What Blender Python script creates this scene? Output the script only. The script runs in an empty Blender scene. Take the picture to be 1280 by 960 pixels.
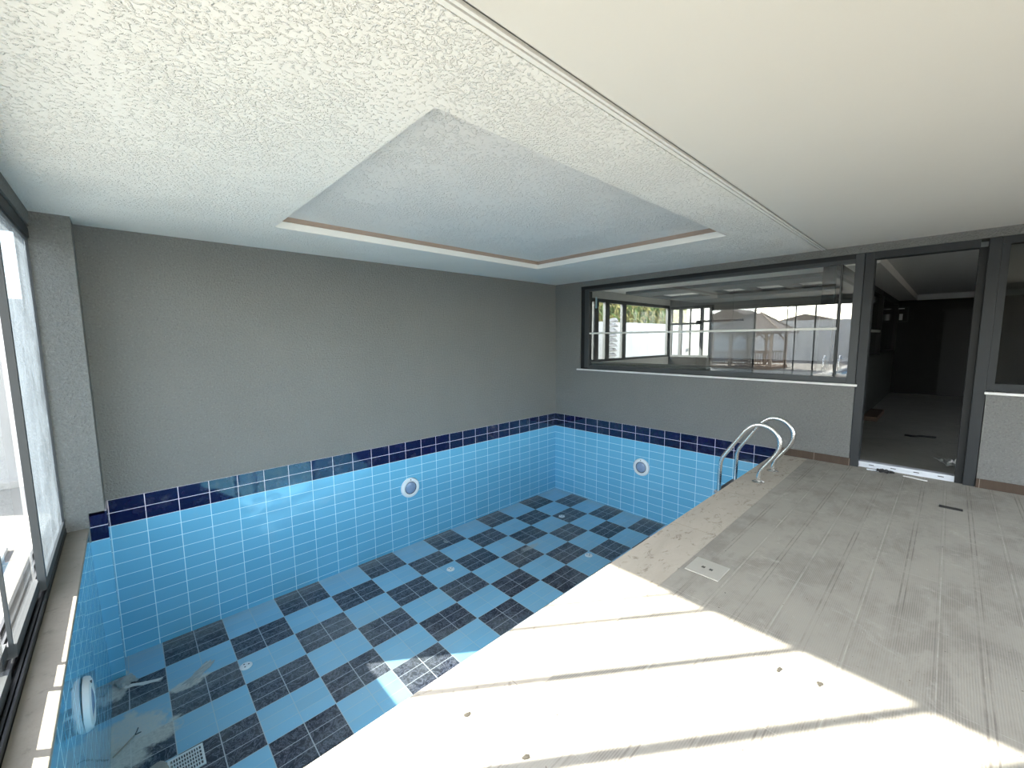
import bpy, bmesh, math, random
from mathutils import Vector, Matrix
random.seed(7)
SC = bpy.context.scene
COL = SC.collection
V = Vector

# ------------------------------------------------------------------ node helpers
class NT:
    def __init__(s, mat):
        mat.use_nodes = True
        s.t = mat.node_tree; s.t.nodes.clear()
        s.out = s.n('ShaderNodeOutputMaterial')
    def n(s, k, **kw):
        x = s.t.nodes.new(k)
        for a, b in kw.items(): setattr(x, a, b)
        return x
    def l(s, a, b): s.t.links.new(a, b)
    def put(s, sock, v):
        if v is None: return
        if hasattr(v, 'is_output'): s.l(v, sock)
        else: sock.default_value = v
    def m(s, op, a, b=None, c=None, clamp=False):
        x = s.n('ShaderNodeMath', operation=op, use_clamp=clamp)
        s.put(x.inputs[0], a); s.put(x.inputs[1], b); s.put(x.inputs[2], c)
        return x.outputs[0]
    def pos(s):
        if not hasattr(s, '_p'): s._p = s.n('ShaderNodeNewGeometry').outputs['Position']
        return s._p
    def xyz(s):
        if not hasattr(s, '_x'):
            q = s.n('ShaderNodeSeparateXYZ'); s.l(s.pos(), q.inputs[0]); s._x = q.outputs
        return s._x
    def vec(s, a, b, c):
        q = s.n('ShaderNodeCombineXYZ')
        for i, v in enumerate((a, b, c)): s.put(q.inputs[i], v)
        return q.outputs[0]
    def scale(s, vx, vy, vz):
        q = s.n('ShaderNodeVectorMath', operation='MULTIPLY'); s.l(s.pos(), q.inputs[0]); q.inputs[1].default_value = (vx, vy, vz)
        return q.outputs[0]
    def noise(s, sc, det=2, rough=.5, vec=None, dist=0):
        q = s.n('ShaderNodeTexNoise'); s.l(vec or s.pos(), q.inputs['Vector'])
        q.inputs['Scale'].default_value = sc; q.inputs['Detail'].default_value = det; q.inputs['Roughness'].default_value = rough
        q.inputs['Distortion'].default_value = dist
        return q.outputs['Fac']
    def ramp(s, f, lo, hi, a=0., b=1.):
        q = s.n('ShaderNodeMapRange', clamp=True, interpolation_type='SMOOTHSTEP'); s.put(q.inputs[0], f)
        for i, v in enumerate((lo, hi, a, b)): q.inputs[i + 1].default_value = v
        return q.outputs[0]
    def mix(s, f, a, b):
        q = s.n('ShaderNodeMix', data_type='RGBA'); s.put(q.inputs[0], f)
        for i, v in ((6, a), (7, b)):
            if not hasattr(v, 'is_output'): v = tuple(v) + (1,) if len(v) == 3 else v
            s.put(q.inputs[i], v)
        return q.outputs[2]
    def line(s, c, size, off, w):                      # 1 on the joint lines at off + k*size
        u = s.m('DIVIDE', s.m('SUBTRACT', c, off), size)
        d = s.m('ABSOLUTE', s.m('SUBTRACT', u, s.m('ROUND', u)))
        return s.m('LESS_THAN', d, w / size / 2)
    def cell(s, c, size, off): return s.m('FLOOR', s.m('DIVIDE', s.m('SUBTRACT', c, off), size))
    def wn(s, a, b, c=0.):
        q = s.n('ShaderNodeTexWhiteNoise', noise_dimensions='3D'); s.l(s.vec(a, b, c), q.inputs['Vector'])
        return q.outputs['Value']
    def bump(s, h, dist, strength=1.):
        q = s.n('ShaderNodeBump'); s.l(h, q.inputs['Height']); q.inputs['Distance'].default_value = dist; q.inputs['Strength'].default_value = strength
        return q.outputs[0]
    def bsdf(s, col, rough=.6, metal=0., nor=None, spec=.5):
        q = s.n('ShaderNodeBsdfPrincipled')
        if not hasattr(col, 'is_output'): col = tuple(col) + (1,)
        s.put(q.inputs['Base Color'], col); s.put(q.inputs['Roughness'], rough); s.put(q.inputs['Metallic'], metal)
        q.inputs['Specular IOR Level'].default_value = spec
        if nor is not None: s.l(nor, q.inputs['Normal'])
        s.l(q.outputs[0], s.out.inputs[0])
        return q
MATS = {}
def mat(name):
    m = bpy.data.materials.new(name); MATS[name] = m
    return NT(m)
def plain(name, col, rough=.6, metal=0., var=.12, sc=6., bump=0., bsc=80., spec=.5):
    t = mat(name)
    f = t.noise(sc, 4, .6)
    c = t.mix(f, tuple(x * (1 - var) for x in col), tuple(min(1, x * (1 + var)) for x in col))
    nor = t.bump(t.noise(bsc, 2), bump) if bump else None
    t.bsdf(c, rough, metal, nor, spec)
    return MATS[name]

# ------------------------------------------------------------------ materials
def make_materials():
    # dark grey rendered wall
    t = mat('grey_render')
    c = t.mix(t.noise(1.3, 4, .6), (.176, .179, .173), (.212, .214, .206))
    n1 = t.noise(62, 3, .65); n2 = t.noise(30, 3, .6)
    c = t.mix(t.m('MULTIPLY', t.ramp(n1, .43, .36), .26), c, (.09, .092, .09))  # dark and pale specks paint the fine shading of the stucco grain
    c = t.mix(t.m('MULTIPLY', t.ramp(n1, .57, .64), .24), c, (.34, .34, .33))
    t.bsdf(c, .9, 0, t.bump(t.m('ADD', n1, t.m('MULTIPLY', n2, .7)), .018, 1.), .3)
    # rough textured white ceiling
    t = mat('textured_ceiling')
    n1 = t.noise(62, 2, .5, dist=.5); n2 = t.noise(2.3, 3, .6)
    dens = t.ramp(n2, .3, .62, .66, .54)
    blob = t.n('ShaderNodeMapRange', clamp=True, interpolation_type='SMOOTHSTEP')
    t.l(n1, blob.inputs[0]); t.l(t.m('SUBTRACT', dens, .10), blob.inputs[1]); t.l(t.m('ADD', dens, .10), blob.inputs[2])
    h = t.m('ADD', blob.outputs[0], t.m('MULTIPLY', t.noise(14, 3), .5))
    t.bsdf(t.mix(n2, (.80, .79, .75), (.84, .83, .79)), .75, 0, t.bump(h, .0058, 1.), .35)
    t = mat('recess_ceiling')
    n1 = t.noise(58, 2, .5, dist=.6); n2 = t.noise(2.1, 4, .6)
    dens = t.ramp(n2, .35, .62, .68, .53)
    blob = t.n('ShaderNodeMapRange', clamp=True, interpolation_type='SMOOTHSTEP')
    t.l(n1, blob.inputs[0]); t.l(t.m('SUBTRACT', dens, .10), blob.inputs[1]); t.l(t.m('ADD', dens, .10), blob.inputs[2])
    t.bsdf(t.mix(n2, (.72, .705, .68), (.78, .76, .735)), .7, 0, t.bump(t.m('ADD', blob.outputs[0], t.m('MULTIPLY', t.noise(9, 3), .6)), .0050, 1.), .35)
    plain('smooth_ceiling', (.70, .68, .63), .6, var=.02, sc=2)
    plain('white_trim', (.80, .79, .76), .5, var=.03)
    plain('cove_brown', (.37, .29, .245), .5, var=.05)
    # pool wall tiles ------------------------------------------------
    def tiles(name, axis, off, band=-.245):
        t = mat(name); x = t.xyz(); u = x[axis]; z = x[2]
        lu = t.line(u, .2475, off, .0060); lz = t.line(z, .1225, 0, .0052)
        g = t.m('MAXIMUM', lu, lz)
        r = t.wn(t.cell(u, .2475, off), t.cell(z, .1225, 0), axis + 1.)
        light = t.mix(r, (.130, .405, .60), (.155, .445, .64))
        navy = t.mix(r, (.004, .005, .034), (.007, .008, .050))
        isd = t.m('GREATER_THAN', z, band)
        c = t.mix(isd, light, navy)
        dirt = t.m('MULTIPLY', t.ramp(t.noise(5, 5, .7), .5, .8), .12)
        c = t.mix(dirt, c, (.42, .45, .45))
        gc = t.mix(isd, (.56, .80, .86), (.60, .56, .62))
        c = t.mix(g, c, gc)
        rough = t.m('ADD', t.m('MULTIPLY', g, .6), t.m('ADD', .045, t.m('MULTIPLY', dirt, 1.2)))
        # each tile sits a hair differently in its bed
        wav = t.m('ADD', t.noise(4.5, 2), t.m('MULTIPLY', g, -.12))
        t.bsdf(c, rough, 0, t.bump(wav, .003, .6), .75)
        return MATS[name]
    tiles('pool_tile_back', 0, .0277); tiles('pool_tile_side', 1, -.2179); tiles('pool_tile_plain', 1, -.2179, 5.)
    # pool floor: checker of 2 x 3 tile blocks -----------------------------
    t = mat('pool_floor_tile'); x = t.xyz(); u, v = x[0], x[1]
    bu, bv = .489, .3675; ou, ov = -.030, -.055
    ci = t.m('MINIMUM', t.cell(u, bu, ou), -1.); cj = t.m('MINIMUM', t.cell(v, bv, ov), -1.)
    par = t.m('ABSOLUTE', t.m('MODULO', t.m('ADD', ci, cj), 2))
    dark = t.m('LESS_THAN', t.m('ABSOLUTE', t.m('SUBTRACT', par, 1)), .5)
    lu = t.line(u, bu / 2, ou, .0068); lv = t.line(v, bv / 3, ov, .0056)
    g = t.m('MAXIMUM', lu, lv)
    r = t.wn(t.cell(u, bu / 2, ou), t.cell(v, bv / 3, ov), 3.)
    light = t.mix(r, (.215, .46, .62), (.25, .50, .66))
    scr = t.noise(13, 6, .72, vec=t.scale(1, 1.9, 1), dist=1.6)
    vein = t.m('ABSOLUTE', t.m('SUBTRACT', t.noise(9, 5, .7, vec=t.scale(1.3, 1, 1), dist=2.2), .5))
    dk = t.mix(t.ramp(scr, .46, .66), (.006, .008, .018), (.050, .058, .085))
    dk = t.mix(t.m('MULTIPLY', t.ramp(vein, .045, .0), .7), dk, (.20, .205, .25))
    c = t.mix(dark, light, dk)
    c = t.mix(g, c, t.mix(dark, (.36, .52, .60), (.46, .48, .50)))
    # dust: thin film everywhere, a drift of plaster dust in the near left corner
    film = t.m('MULTIPLY', t.ramp(t.noise(1.7, 5, .65), .40, .72), .20)
    edge = t.m('MULTIPLY', t.ramp(t.m('MINIMUM', t.m('ABSOLUTE', v), t.m('ABSOLUTE', u)), .0, .30, 1., 0.), .28)
    def around(cx, cy, sx, sy, r0, r1):
        d = t.m('SQRT', t.m('ADD', t.m('POWER', t.m('DIVIDE', t.m('SUBTRACT', u, cx), sx), 2.), t.m('POWER', t.m('DIVIDE', t.m('SUBTRACT', v, cy), sy), 2.)))
        return t.ramp(d, r0, r1, 1., 0.)
    drift = t.m('MAXIMUM', around(-6.15, -1.12, .34, .30, .3, 1.5), t.m('MAXIMUM', around(-5.76, -.80, .22, .10, .1, 1.2), around(-6.22, -.35, .10, .35, .2, 1.4)))
    dn = t.noise(7, 6, .7)
    drift = t.ramp(t.m('ADD', drift, t.m('MULTIPLY', t.m('SUBTRACT', dn, .5), 1.6)), .38, .74)
    smear = t.m('MAXIMUM', around(-2.0, -1.25, .34, .10, .0, 1.3), t.m('MAXIMUM', around(-3.42, -2.57, .30, .2, .1, 1.4), around(-2.75, -.28, .06, .1, .1, 1.2)))
    smear = t.m('MULTIPLY', t.ramp(t.m('ADD', smear, t.m('SUBTRACT', t.noise(16, 5, .7), .5)), .5, .95), .7)
    d = t.m('MAXIMUM', t.m('MAXIMUM', film, edge), t.m('MAXIMUM', t.m('MULTIPLY', drift, .88), smear))
    d = t.m('MULTIPLY', d, t.m('ADD', .55, t.m('MULTIPLY', t.noise(40, 4, .7), .9)), clamp=True)
    c = t.mix(d, c, t.mix(drift, (.46, .475, .445), (.60, .60, .55)))
    spk = t.ramp(t.noise(70, 2, .5), .74, .80)
    c = t.mix(t.m('MULTIPLY', spk, .6), c, (.62, .62, .6))
    t.bsdf(c, t.m('ADD', .30, t.m('MULTIPLY', d, .8), clamp=True), 0, t.bump(t.m('ADD', t.m('MULTIPLY', g, -.6), t.m('MULTIPLY', t.m('MULTIPLY', dark, scr), .8)), .002, .6))
    # deck tiles: ribbed 30 x 60 ---------------------------------------------
    t = mat('deck_tile'); x = t.xyz(); u, v = x[0], x[1]
    jv = t.line(v, .298, -4.283, .005); ju = t.line(u, .60, -3.10, .004)
    j = t.m('MAXIMUM', jv, ju)
    rib = t.m('SINE', t.m('MULTIPLY', v, 2 * math.pi / .0085))
    clean = t.noise(2.2, 6, .68)                           # where the dust has been walked off, the ribs show darker
    clean2 = t.noise(7, 5, .65, vec=t.scale(.6, 1.3, 1))
    show = t.m('MULTIPLY', t.ramp(clean, .38, .62), t.ramp(clean2, .36, .60))
    ribm = t.m('MULTIPLY', t.ramp(rib, -.3, .4), t.m('ADD', .12, t.m('MULTIPLY', show, .85)))
    nn = t.ramp(t.noise(3.2, 5, .7, vec=t.scale(.8, 1.4, 1)), .40, .62)
    mid = t.m('MAXIMUM', t.line(v, .298, -4.283 + .149 + .011, .0065), t.line(v, .298, -4.283 + .149 - .011, .0065))
    nj = t.m('MAXIMUM', t.line(v, .298, -4.283 + .010, .006), t.line(v, .298, -4.283 - .010, .006))
    gro = t.m('MULTIPLY', t.m('MAXIMUM', mid, t.m('MULTIPLY', nj, .45)), t.m('ADD', .10, t.m('MULTIPLY', nn, .62)))
    dust = t.mix(t.noise(2.6, 6, .7), (.300, .281, .245), (.375, .354, .310))
    c = t.mix(t.m('MULTIPLY', ribm, .62), dust, (.185, .165, .145))
    c = t.mix(t.m('MULTIPLY', show, .26), c, (.17, .155, .14))
    c = t.mix(gro, c, (.165, .145, .13))
    c = t.mix(t.m('MULTIPLY', j, t.ramp(t.noise(5, 4, .7), .4, .6, .05, .6)), c, (.46, .44, .39))
    sm = t.m('MULTIPLY', t.ramp(t.noise(3.6, 7, .78, dist=1.6), .55, .70), .60)
    c = t.mix(sm, c, (.43, .41, .365))
    c = t.mix(t.ramp(t.noise(75, 2), .76, .79), c, (.62, .59, .54))
    c = t.mix(t.ramp(t.noise(60, 2, .5), .245, .225), c, (.08, .065, .05))
    t.bsdf(c, .88, 0, t.bump(t.m('ADD', t.m('MULTIPLY', rib, .25), t.m('MULTIPLY', j, -1.)), .0012, .7), .2)
    # travertine-like coping and sill
    t = mat('coping_stone'); x = t.xyz()
    jx = t.line(x[0], 1.0, -2.84, .004)
    c = t.mix(t.noise(4, 6, .68, vec=t.scale(.6, 1.6, 1), dist=.8), (.37, .325, .27), (.52, .475, .40))
    c = t.mix(t.m('MULTIPLY', t.ramp(t.noise(15, 6, .75, vec=t.scale(.6, 1.2, 1), dist=1.), .54, .66), .75), c, (.20, .165, .125))
    c = t.mix(t.m('MULTIPLY', jx, .7), c, (.22, .18, .15))
    t.bsdf(c, .8, 0, t.bump(t.noise(60, 4, .7), .002, .5), .3)
    t = mat('sill_stone')
    c = t.mix(t.noise(6, 6, .68, dist=.8), (.19, .17, .138), (.30, .275, .23))
    c = t.mix(t.m('MULTIPLY', t.ramp(t.noise(20, 5, .7), .58, .70), .6), c, (.17, .15, .12))
    t.bsdf(c, .85, 0, t.bump(t.noise(35, 4, .7), .004, .6), .3)
    plain('marble_white', (.70, .69, .68), .35, var=.15, sc=14)
    t = mat('brown_skirting'); x = t.xyz()
    c = t.mix(t.noise(30, 4, .6, vec=t.scale(1, 1, .1)), (.058, .042, .033), (.092, .069, .054))
    c = t.mix(t.line(x[1], .33, -4.08, .004), c, (.26, .22, .19)); t.bsdf(c, .85, 0, None, .12)
    # metals and frames
    plain('anthracite', (.024, .027, .030), .5, 0, var=.1, spec=.3)
    plain('frame_grey', (.050, .054, .057), .5, 0, var=.08, spec=.3)
    plain('black_gap', (.006, .007, .008), .7, var=.4, sc=30)
    plain('steel', (.78, .78, .77), .24, 1., var=.08, sc=20)
    plain('steel_dark', (.25, .25, .25), .35, 1., var=.1)
    plain('white_plastic', (.72, .74, .74), .4, var=.05)
    plain('grey_lens', (.22, .29, .42), .25, var=.25, sc=50)
    plain('dark_seal', (.05, .05, .055), .5)
    plain('rail_white', (.66, .66, .62), .5, var=.08)
    plain('threshold_white', (.62, .65, .70), .45, var=.1, sc=12)
    plain('black_plastic', (.012, .012, .013), .55)
    plain('lid_plastic', (.40, .385, .34), .6, var=.1, sc=14)
    plain('cement', (.34, .32, .29), .95, var=.2, sc=25, bump=.01, bsc=40)
    plain('dirt', (.045, .04, .032), .95)
    plain('twig_wood', (.36, .33, .27), .8, var=.2)
    plain('rag', (.40, .42, .41), .95, var=.35, sc=30)
    plain('cardboard', (.115, .075, .055), .8)
    plain('paper_white', (.70, .70, .68), .8)
    plain('pale_blue_paper', (.42, .60, .68), .8)
    # glass: what it reflects follows the viewing angle, the rest passes
    def glass(name, tint, refl, dust, dcol=(.55, .58, .60), lo=.45, hi=.75, sc=3.):
        t = mat(name)
        fr = t.n('ShaderNodeFresnel'); fr.inputs[0].default_value = 1.5
        bf = t.n('ShaderNodeNewGeometry').outputs['Backfacing']
        F = fr.outputs[0]; f2 = t.m('DIVIDE', t.m('MULTIPLY', F, 2.), t.m('ADD', 1., F))      # both faces of the pane
        f = t.m('MULTIPLY', t.m('MULTIPLY', f2, refl, clamp=True), t.m('SUBTRACT', 1., bf))
        tr = t.n('ShaderNodeBsdfTransparent'); tr.inputs[0].default_value = tuple(tint) + (1,)
        gl = t.n('ShaderNodeBsdfGlossy'); gl.inputs['Roughness'].default_value = 0.
        mx = t.n('ShaderNodeMixShader'); t.l(f, mx.inputs[0]); t.l(tr.outputs[0], mx.inputs[1]); t.l(gl.outputs[0], mx.inputs[2])
        di = t.n('ShaderNodeBsdfDiffuse'); di.inputs[0].default_value = tuple(dcol) + (1,)
        tl = t.n('ShaderNodeBsdfTranslucent'); tl.inputs[0].default_value = tuple(dcol) + (1,)
        md = t.n('ShaderNodeMixShader'); md.inputs[0].default_value = .45; t.l(di.outputs[0], md.inputs[1]); t.l(tl.outputs[0], md.inputs[2])
        g_ = t.n('ShaderNodeNewGeometry'); dp = t.n('ShaderNodeVectorMath', operation='DOT_PRODUCT')
        t.l(g_.outputs['Normal'], dp.inputs[0]); t.l(g_.outputs['Incoming'], dp.inputs[1])
        cosv = t.m('MAXIMUM', t.m('ABSOLUTE', dp.outputs['Value']), .12)                     # a dust film covers more the flatter one looks along it
        nz = t.m('MULTIPLY', t.ramp(t.noise(sc, 5, .68, vec=t.scale(1, 1, .45), dist=.8), lo, hi, .35, 1.), dust)
        m2 = t.n('ShaderNodeMixShader'); t.l(t.m('SUBTRACT', 1., t.m('POWER', t.m('SUBTRACT', 1., nz), t.m('DIVIDE', 1., cosv))), m2.inputs[0]); t.l(mx.outputs[0], m2.inputs[1]); t.l(md.outputs[0], m2.inputs[2])
        t.l(m2.outputs[0], t.out.inputs[0])
    glass('glass_clear', (.97, .985, .98), 1., .008, (.40, .42, .44))
    glass('glass_dusty', (.68, .73, .76), 1., .075, (.26, .29, .315), .36, .62, 6.)
    glass('glass_window', (.93, .95, .94), 2.1, .004)
    glass('glass_dark', (.42, .46, .44), 1., .01)
    # outside
    t = mat('terrace_paving'); x = t.xyz()
    j = t.m('MAXIMUM', t.line(x[0], .9, -6.68, .012), t.line(x[1], .9, .35, .012))
    t.bsdf(t.mix(t.m('MULTIPLY', j, .6), t.mix(t.noise(3, 5, .7), (.26, .25, .225), (.34, .33, .30)), (.2, .19, .18)), .9)
    plain('white_render', (.56, .565, .56), .9, var=.06, sc=2)
    plain('wall_grey', (.17, .175, .175), .9)
    plain('kerb_stone', (.55, .54, .51), .8)
    plain('soil', (.16, .14, .09), .95)
    plain('stone_grey', (.33, .32, .31), .9, var=.5, sc=16, bump=.03, bsc=14)
    plain('timber', (.26, .18, .12), .7, var=.2)
    plain('timber_pale', (.42, .33, .25), .7, var=.2)
    plain('roof_shingle', (.24, .20, .17), .9, var=.25, sc=8)
    plain('roof_tile', (.24, .16, .12), .8, var=.25, sc=5)
    plain('house_wall', (.50, .45, .38), .9)
    plain('dark_pane', (.03, .035, .04), .1)
    plain('pool_water', (.03, .16, .34), .05)
    plain('leaf_green', (.13, .19, .045), .6, var=.4, sc=4)
    plain('leaf_yellow', (.34, .30, .10), .6, var=.3, sc=4)
    plain('dry_stem', (.42, .36, .20), .8)
    # rooms behind
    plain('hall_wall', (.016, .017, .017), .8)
    t = mat('hall_floor')
    c = t.mix(t.noise(1.6, 6, .68, dist=1.5), (.205, .207, .19), (.50, .505, .465))
    c = t.mix(t.m('MULTIPLY', t.ramp(t.noise(3.5, 6, .75, dist=2.), .58, .7), .6), c, (.10, .095, .085))
    t.bsdf(c, .42, 0, None, .4)
    plain('hall_ceiling', (.72, .73, .72), .8, var=.03)
    plain('sunroom_wall', (.62, .62, .61), .85)
    plain('sunroom_grey', (.13, .135, .135), .8)
    plain('sunroom_white', (.86, .85, .81), .7, var=.02)
    plain('sunroom_floor', (.78, .76, .72), .5)
    plain('matt_black', (.012, .012, .012), 1., spec=.05)
    plain('stone_dark', (.07, .075, .07), .6, var=.5, sc=18)
make_materials()
M = MATS

# ------------------------------------------------------------------ mesh helpers
class MB:
    """collects world-space shapes, builds ONE mesh object"""
    def __init__(s): s.b = bmesh.new()
    def box(s, x0, x1, y0, y1, z0, z1, bev=0.):
        x0, x1 = min(x0, x1), max(x0, x1); y0, y1 = min(y0, y1), max(y0, y1); z0, z1 = min(z0, z1), max(z0, z1)
        v = [s.b.verts.new(p) for p in ((x0, y0, z0), (x1, y0, z0), (x1, y1, z0), (x0, y1, z0), (x0, y0, z1), (x1, y0, z1), (x1, y1, z1), (x0, y1, z1))]
        fs = [s.b.faces.new([v[i] for i in q]) for q in ((3, 2, 1, 0), (4, 5, 6, 7), (0, 1, 5, 4), (1, 2, 6, 5), (2, 3, 7, 6), (3, 0, 4, 7))]
        if bev:
            es = list({e for f in fs for e in f.edges})
            bmesh.ops.bevel(s.b, geom=es, offset=bev, segments=2, affect='EDGES', profile=.5)
        return s
    def prism(s, pts, axis, a, b):
        """polygon pts (2-D) extruded along axis from a to b"""
        def P(p, h):
            if axis == 0: return (h, p[0], p[1])
            if axis == 1: return (p[0], h, p[1])
            return (p[0], p[1], h)
        n = len(pts)
        A = [s.b.verts.new(P(p, a)) for p in pts]; B = [s.b.verts.new(P(p, b)) for p in pts]
        s.b.faces.new(A); s.b.faces.new(B)
        for i in range(n): s.b.faces.new((A[i], A[(i + 1) % n], B[(i + 1) % n], B[i]))
        return s
    def quad(s, *p):
        s.b.faces.new([s.b.verts.new(q) for q in p]); return s
    def tube(s, pts, r, seg=12, caps=True, radii=None):
        pts = [V(p) for p in pts]; rings = []
        T = (pts[1] - pts[0]).normalized()
        up = V((0, 0, 1)) if abs(T.z) < .9 else V((1, 0, 0))
        N = (up - T * up.dot(T)).normalized()
        for i, p in enumerate(pts):
            if 0 < i < len(pts) - 1: t = ((pts[i + 1] - p).normalized() + (p - pts[i - 1]).normalized()).normalized()
            elif i == 0: t = (pts[1] - p).normalized()
            else: t = (p - pts[i - 1]).normalized()
            N = (N - t * N.dot(t)).normalized(); Bn = t.cross(N)
            rr = radii[i] if radii else r
            rings.append([s.b.verts.new(p + (N * math.cos(a) + Bn * math.sin(a)) * rr) for a in [2 * math.pi * k / seg for k in range(seg)]])
        for a, b in zip(rings, rings[1:]):
            for k in range(seg): s.b.faces.new((a[k], a[(k + 1) % seg], b[(k + 1) % seg], b[k]))
        if caps:
            s.b.faces.new(rings[0][::-1]); s.b.faces.new(rings[-1])
        return s
    def lathe(s, prof, c, axis=2, seg=32, flip=1):
        """prof: (radius, height) pairs about an axis through c"""
        c = V(c); rings = []
        for r, h in prof:
            ring = []
            for k in range(seg):
                a = 2 * math.pi * k / seg; p, q = r * math.cos(a), r * math.sin(a); h2 = h * flip
                d = {0: (h2, p, q), 1: (p, h2, q), 2: (p, q, h2)}[axis]
                ring.append(s.b.verts.new(c + V(d)))
            rings.append(ring)
        for a, b in zip(rings, rings[1:]):
            for k in range(seg): s.b.faces.new((a[k], a[(k + 1) % seg], b[(k + 1) % seg], b[k]))
        s.b.faces.new(rings[0]); s.b.faces.new(rings[-1])
        return s
    def lump(s, c, rx, ry, rz, seed, amp=.3, sub=3):
        rr = random.Random(seed)
        g = bmesh.ops.create_icosphere(s.b, subdivisions=sub, radius=1.)
        ph = [(V((rr.uniform(-1, 1), rr.uniform(-1, 1), rr.uniform(-1, 1))).normalized(), rr.uniform(2, 6), rr.uniform(0, 6)) for _ in range(7)]
        for v in g['verts']:
            d = v.co.normalized(); k = 1 + amp * sum(math.sin(d.dot(a) * f + o) for a, f, o in ph) / 3
            v.co = V(c) + V((d.x * rx * k, d.y * ry * k, max(d.z * rz * k, -rz * .25)))
        return s
    def build(s, name, m, parent=None, smooth=False):
        bmesh.ops.remove_doubles(s.b, verts=s.b.verts, dist=1e-6)
        bmesh.ops.recalc_face_normals(s.b, faces=s.b.faces)
        off = V((0, 0, 0)); p = parent
        while p is not None: off += p.location; p = p.parent
        for v in s.b.verts: v.co -= off
        me = bpy.data.meshes.new(name); s.b.to_mesh(me); s.b.free()
        me.materials.append(M[m] if isinstance(m, str) else m)
        if smooth:
            for f in me.polygons: f.use_smooth = True
            try: me.set_sharp_from_angle(angle=math.radians(38))
            except Exception: pass
        o = bpy.data.objects.new(name, me); COL.objects.link(o)
        if parent is not None: o.parent = parent
        return o
def tag(o, label=None, cat=None, group=None, kind=None):
    if label: o['label'] = label
    if cat: o['category'] = cat
    if group: o['group'] = group
    if kind: o['kind'] = kind
    return o
def empty(name, loc, label=None, cat=None, group=None, kind=None):
    o = bpy.data.objects.new(name, None); o.empty_display_size = .1; COL.objects.link(o); o.location = loc
    return tag(o, label, cat, group, kind)
def struct(name, mb, m, label=None, cat=None):
    return tag(mb.build(name, m), label, cat, None, 'structure')
def copy_tree(o, parent=None):
    c = o.copy(); COL.objects.link(c); c.parent = parent
    for ch in list(o.children): copy_tree(ch, c)
    return c
def smooth_path(pts, n=6):
    pts = [V(p) for p in pts]; out = []
    P = [pts[0] * 2 - pts[1]] + pts + [pts[-1] * 2 - pts[-2]]
    for i in range(1, len(P) - 2):
        a, b, c, d = P[i - 1:i + 3]
        for k in range(n):
            t = k / n
            out.append(.5 * ((2 * b) + (c - a) * t + (2 * a - 5 * b + 4 * c - d) * t * t + (3 * b - a - 3 * c + d) * t ** 3))
    out.append(pts[-1]); return out

ZD = -.06          # deck level (0 = top of the tile band)
ZC = 2.40          # ceiling
YS = -7.6          # front end of the room
XG = -6.42         # plane of the sliding glass
# ------------------------------------------------------------------ room shell
struct('wall_back', MB().box(-6.20, .20, .0, .30, .0, 2.62), 'grey_render')
w = MB()
w.box(0, .22, -.57, 0, -.0, 2.62)                        # left of the long window
w.box(0, .22, -4.405, -.57, .0, .862)                    # below it
w.box(0, .22, -4.405, -3.72, ZD - .2, .0)
w.box(0, .22, YS, -.57, 2.315, 2.62)                     # band over window and door
w.box(0, .22, YS, -5.378, ZD - .2, .862)                 # right of the door
struct('wall_right', w, 'grey_render')
w = MB().box(-6.66, -5.9, YS - .2, YS, -.3, 2.62); w.box(-.35, .22, YS - .2, YS, -.3, 2.62); w.box(-5.9, -.35, YS - .2, YS, 2.29, 2.62)
struct('wall_front', w, 'grey_render')
struct('wall_left', MB().box(-6.56, -6.385, YS, -.295, 2.29, 2.62).box(-6.66, -6.385, YS, -5.16, -.3, 2.29), 'grey_render')
p = MB().box(-6.47, -6.17, -.295, .30, .0, 2.40)
p.box(-6.47, -6.27, -.294, .30, -.25, .0)
p.box(-6.47, -6.268, -.297, -.290, -.14, .0)
struct('pillar', p, 'grey_render')
# ceilings
c = MB()
RX0, RX1, RY0, RY1 = -4.905, -1.558, -3.53, -1.0
for a in ((-6.6, RX0, -4.0, 0.), (RX1, .05, -4.0, 0.), (RX0, RX1, -4.0, RY0), (RX0, RX1, RY1, 0.)): c.box(*a, ZC, ZC + .06)
c = struct('ceiling', c, 'textured_ceiling')
struct('ceiling_recess', MB().box(RX0 - .1, RX1 + .1, RY0 - .1, RY1 + .1, 2.507, 2.55), 'recess_ceiling')
def ring(mb, x0, x1, y0, y1, t, z0, z1):
    mb.box(x0, x1, y0, y0 + t, z0, z1); mb.box(x0, x1, y1 - t, y1, z0, z1)
    mb.box(x0, x0 + t, y0 + t, y1 - t, z0, z1); mb.box(x1 - t, x1, y0 + t, y1 - t, z0, z1)
    return mb
struct('trim_1', ring(MB(), RX0 - .07, RX1 + .07, RY0 - .07, RY1 + .07, .071, 2.4005, 2.456), 'white_trim')
r = ring(MB(), RX0 - .06, RX1 + .06, RY0 - .06, RY1 + .06, .05, 2.456, 2.507)
ring(r, RX0 - .03, RX1 + .03, RY0 - .03, RY1 + .03, .024, 2.480, 2.487)
struct('trim_2', r, 'cove_brown')
struct('ceiling_smooth', MB().box(-6.6, .05, YS, -4.06, ZC, ZC + .06), 'smooth_ceiling')
pts = [(-4.066, 2.46), (-4.066, 2.400), (-4.061, 2.400), (-4.061, 2.425), (-4.049, 2.425), (-4.049, 2.397), (-4.037, 2.397), (-4.037, 2.418), (-4.029, 2.418), (-4.029, 2.396), (-4.010, 2.396), (-4.006, 2.408), (-3.999, 2.408), (-3.999, 2.46)]
struct('trim_3', MB().prism(pts, 0, -6.38, -.0), 'white_trim')
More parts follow.
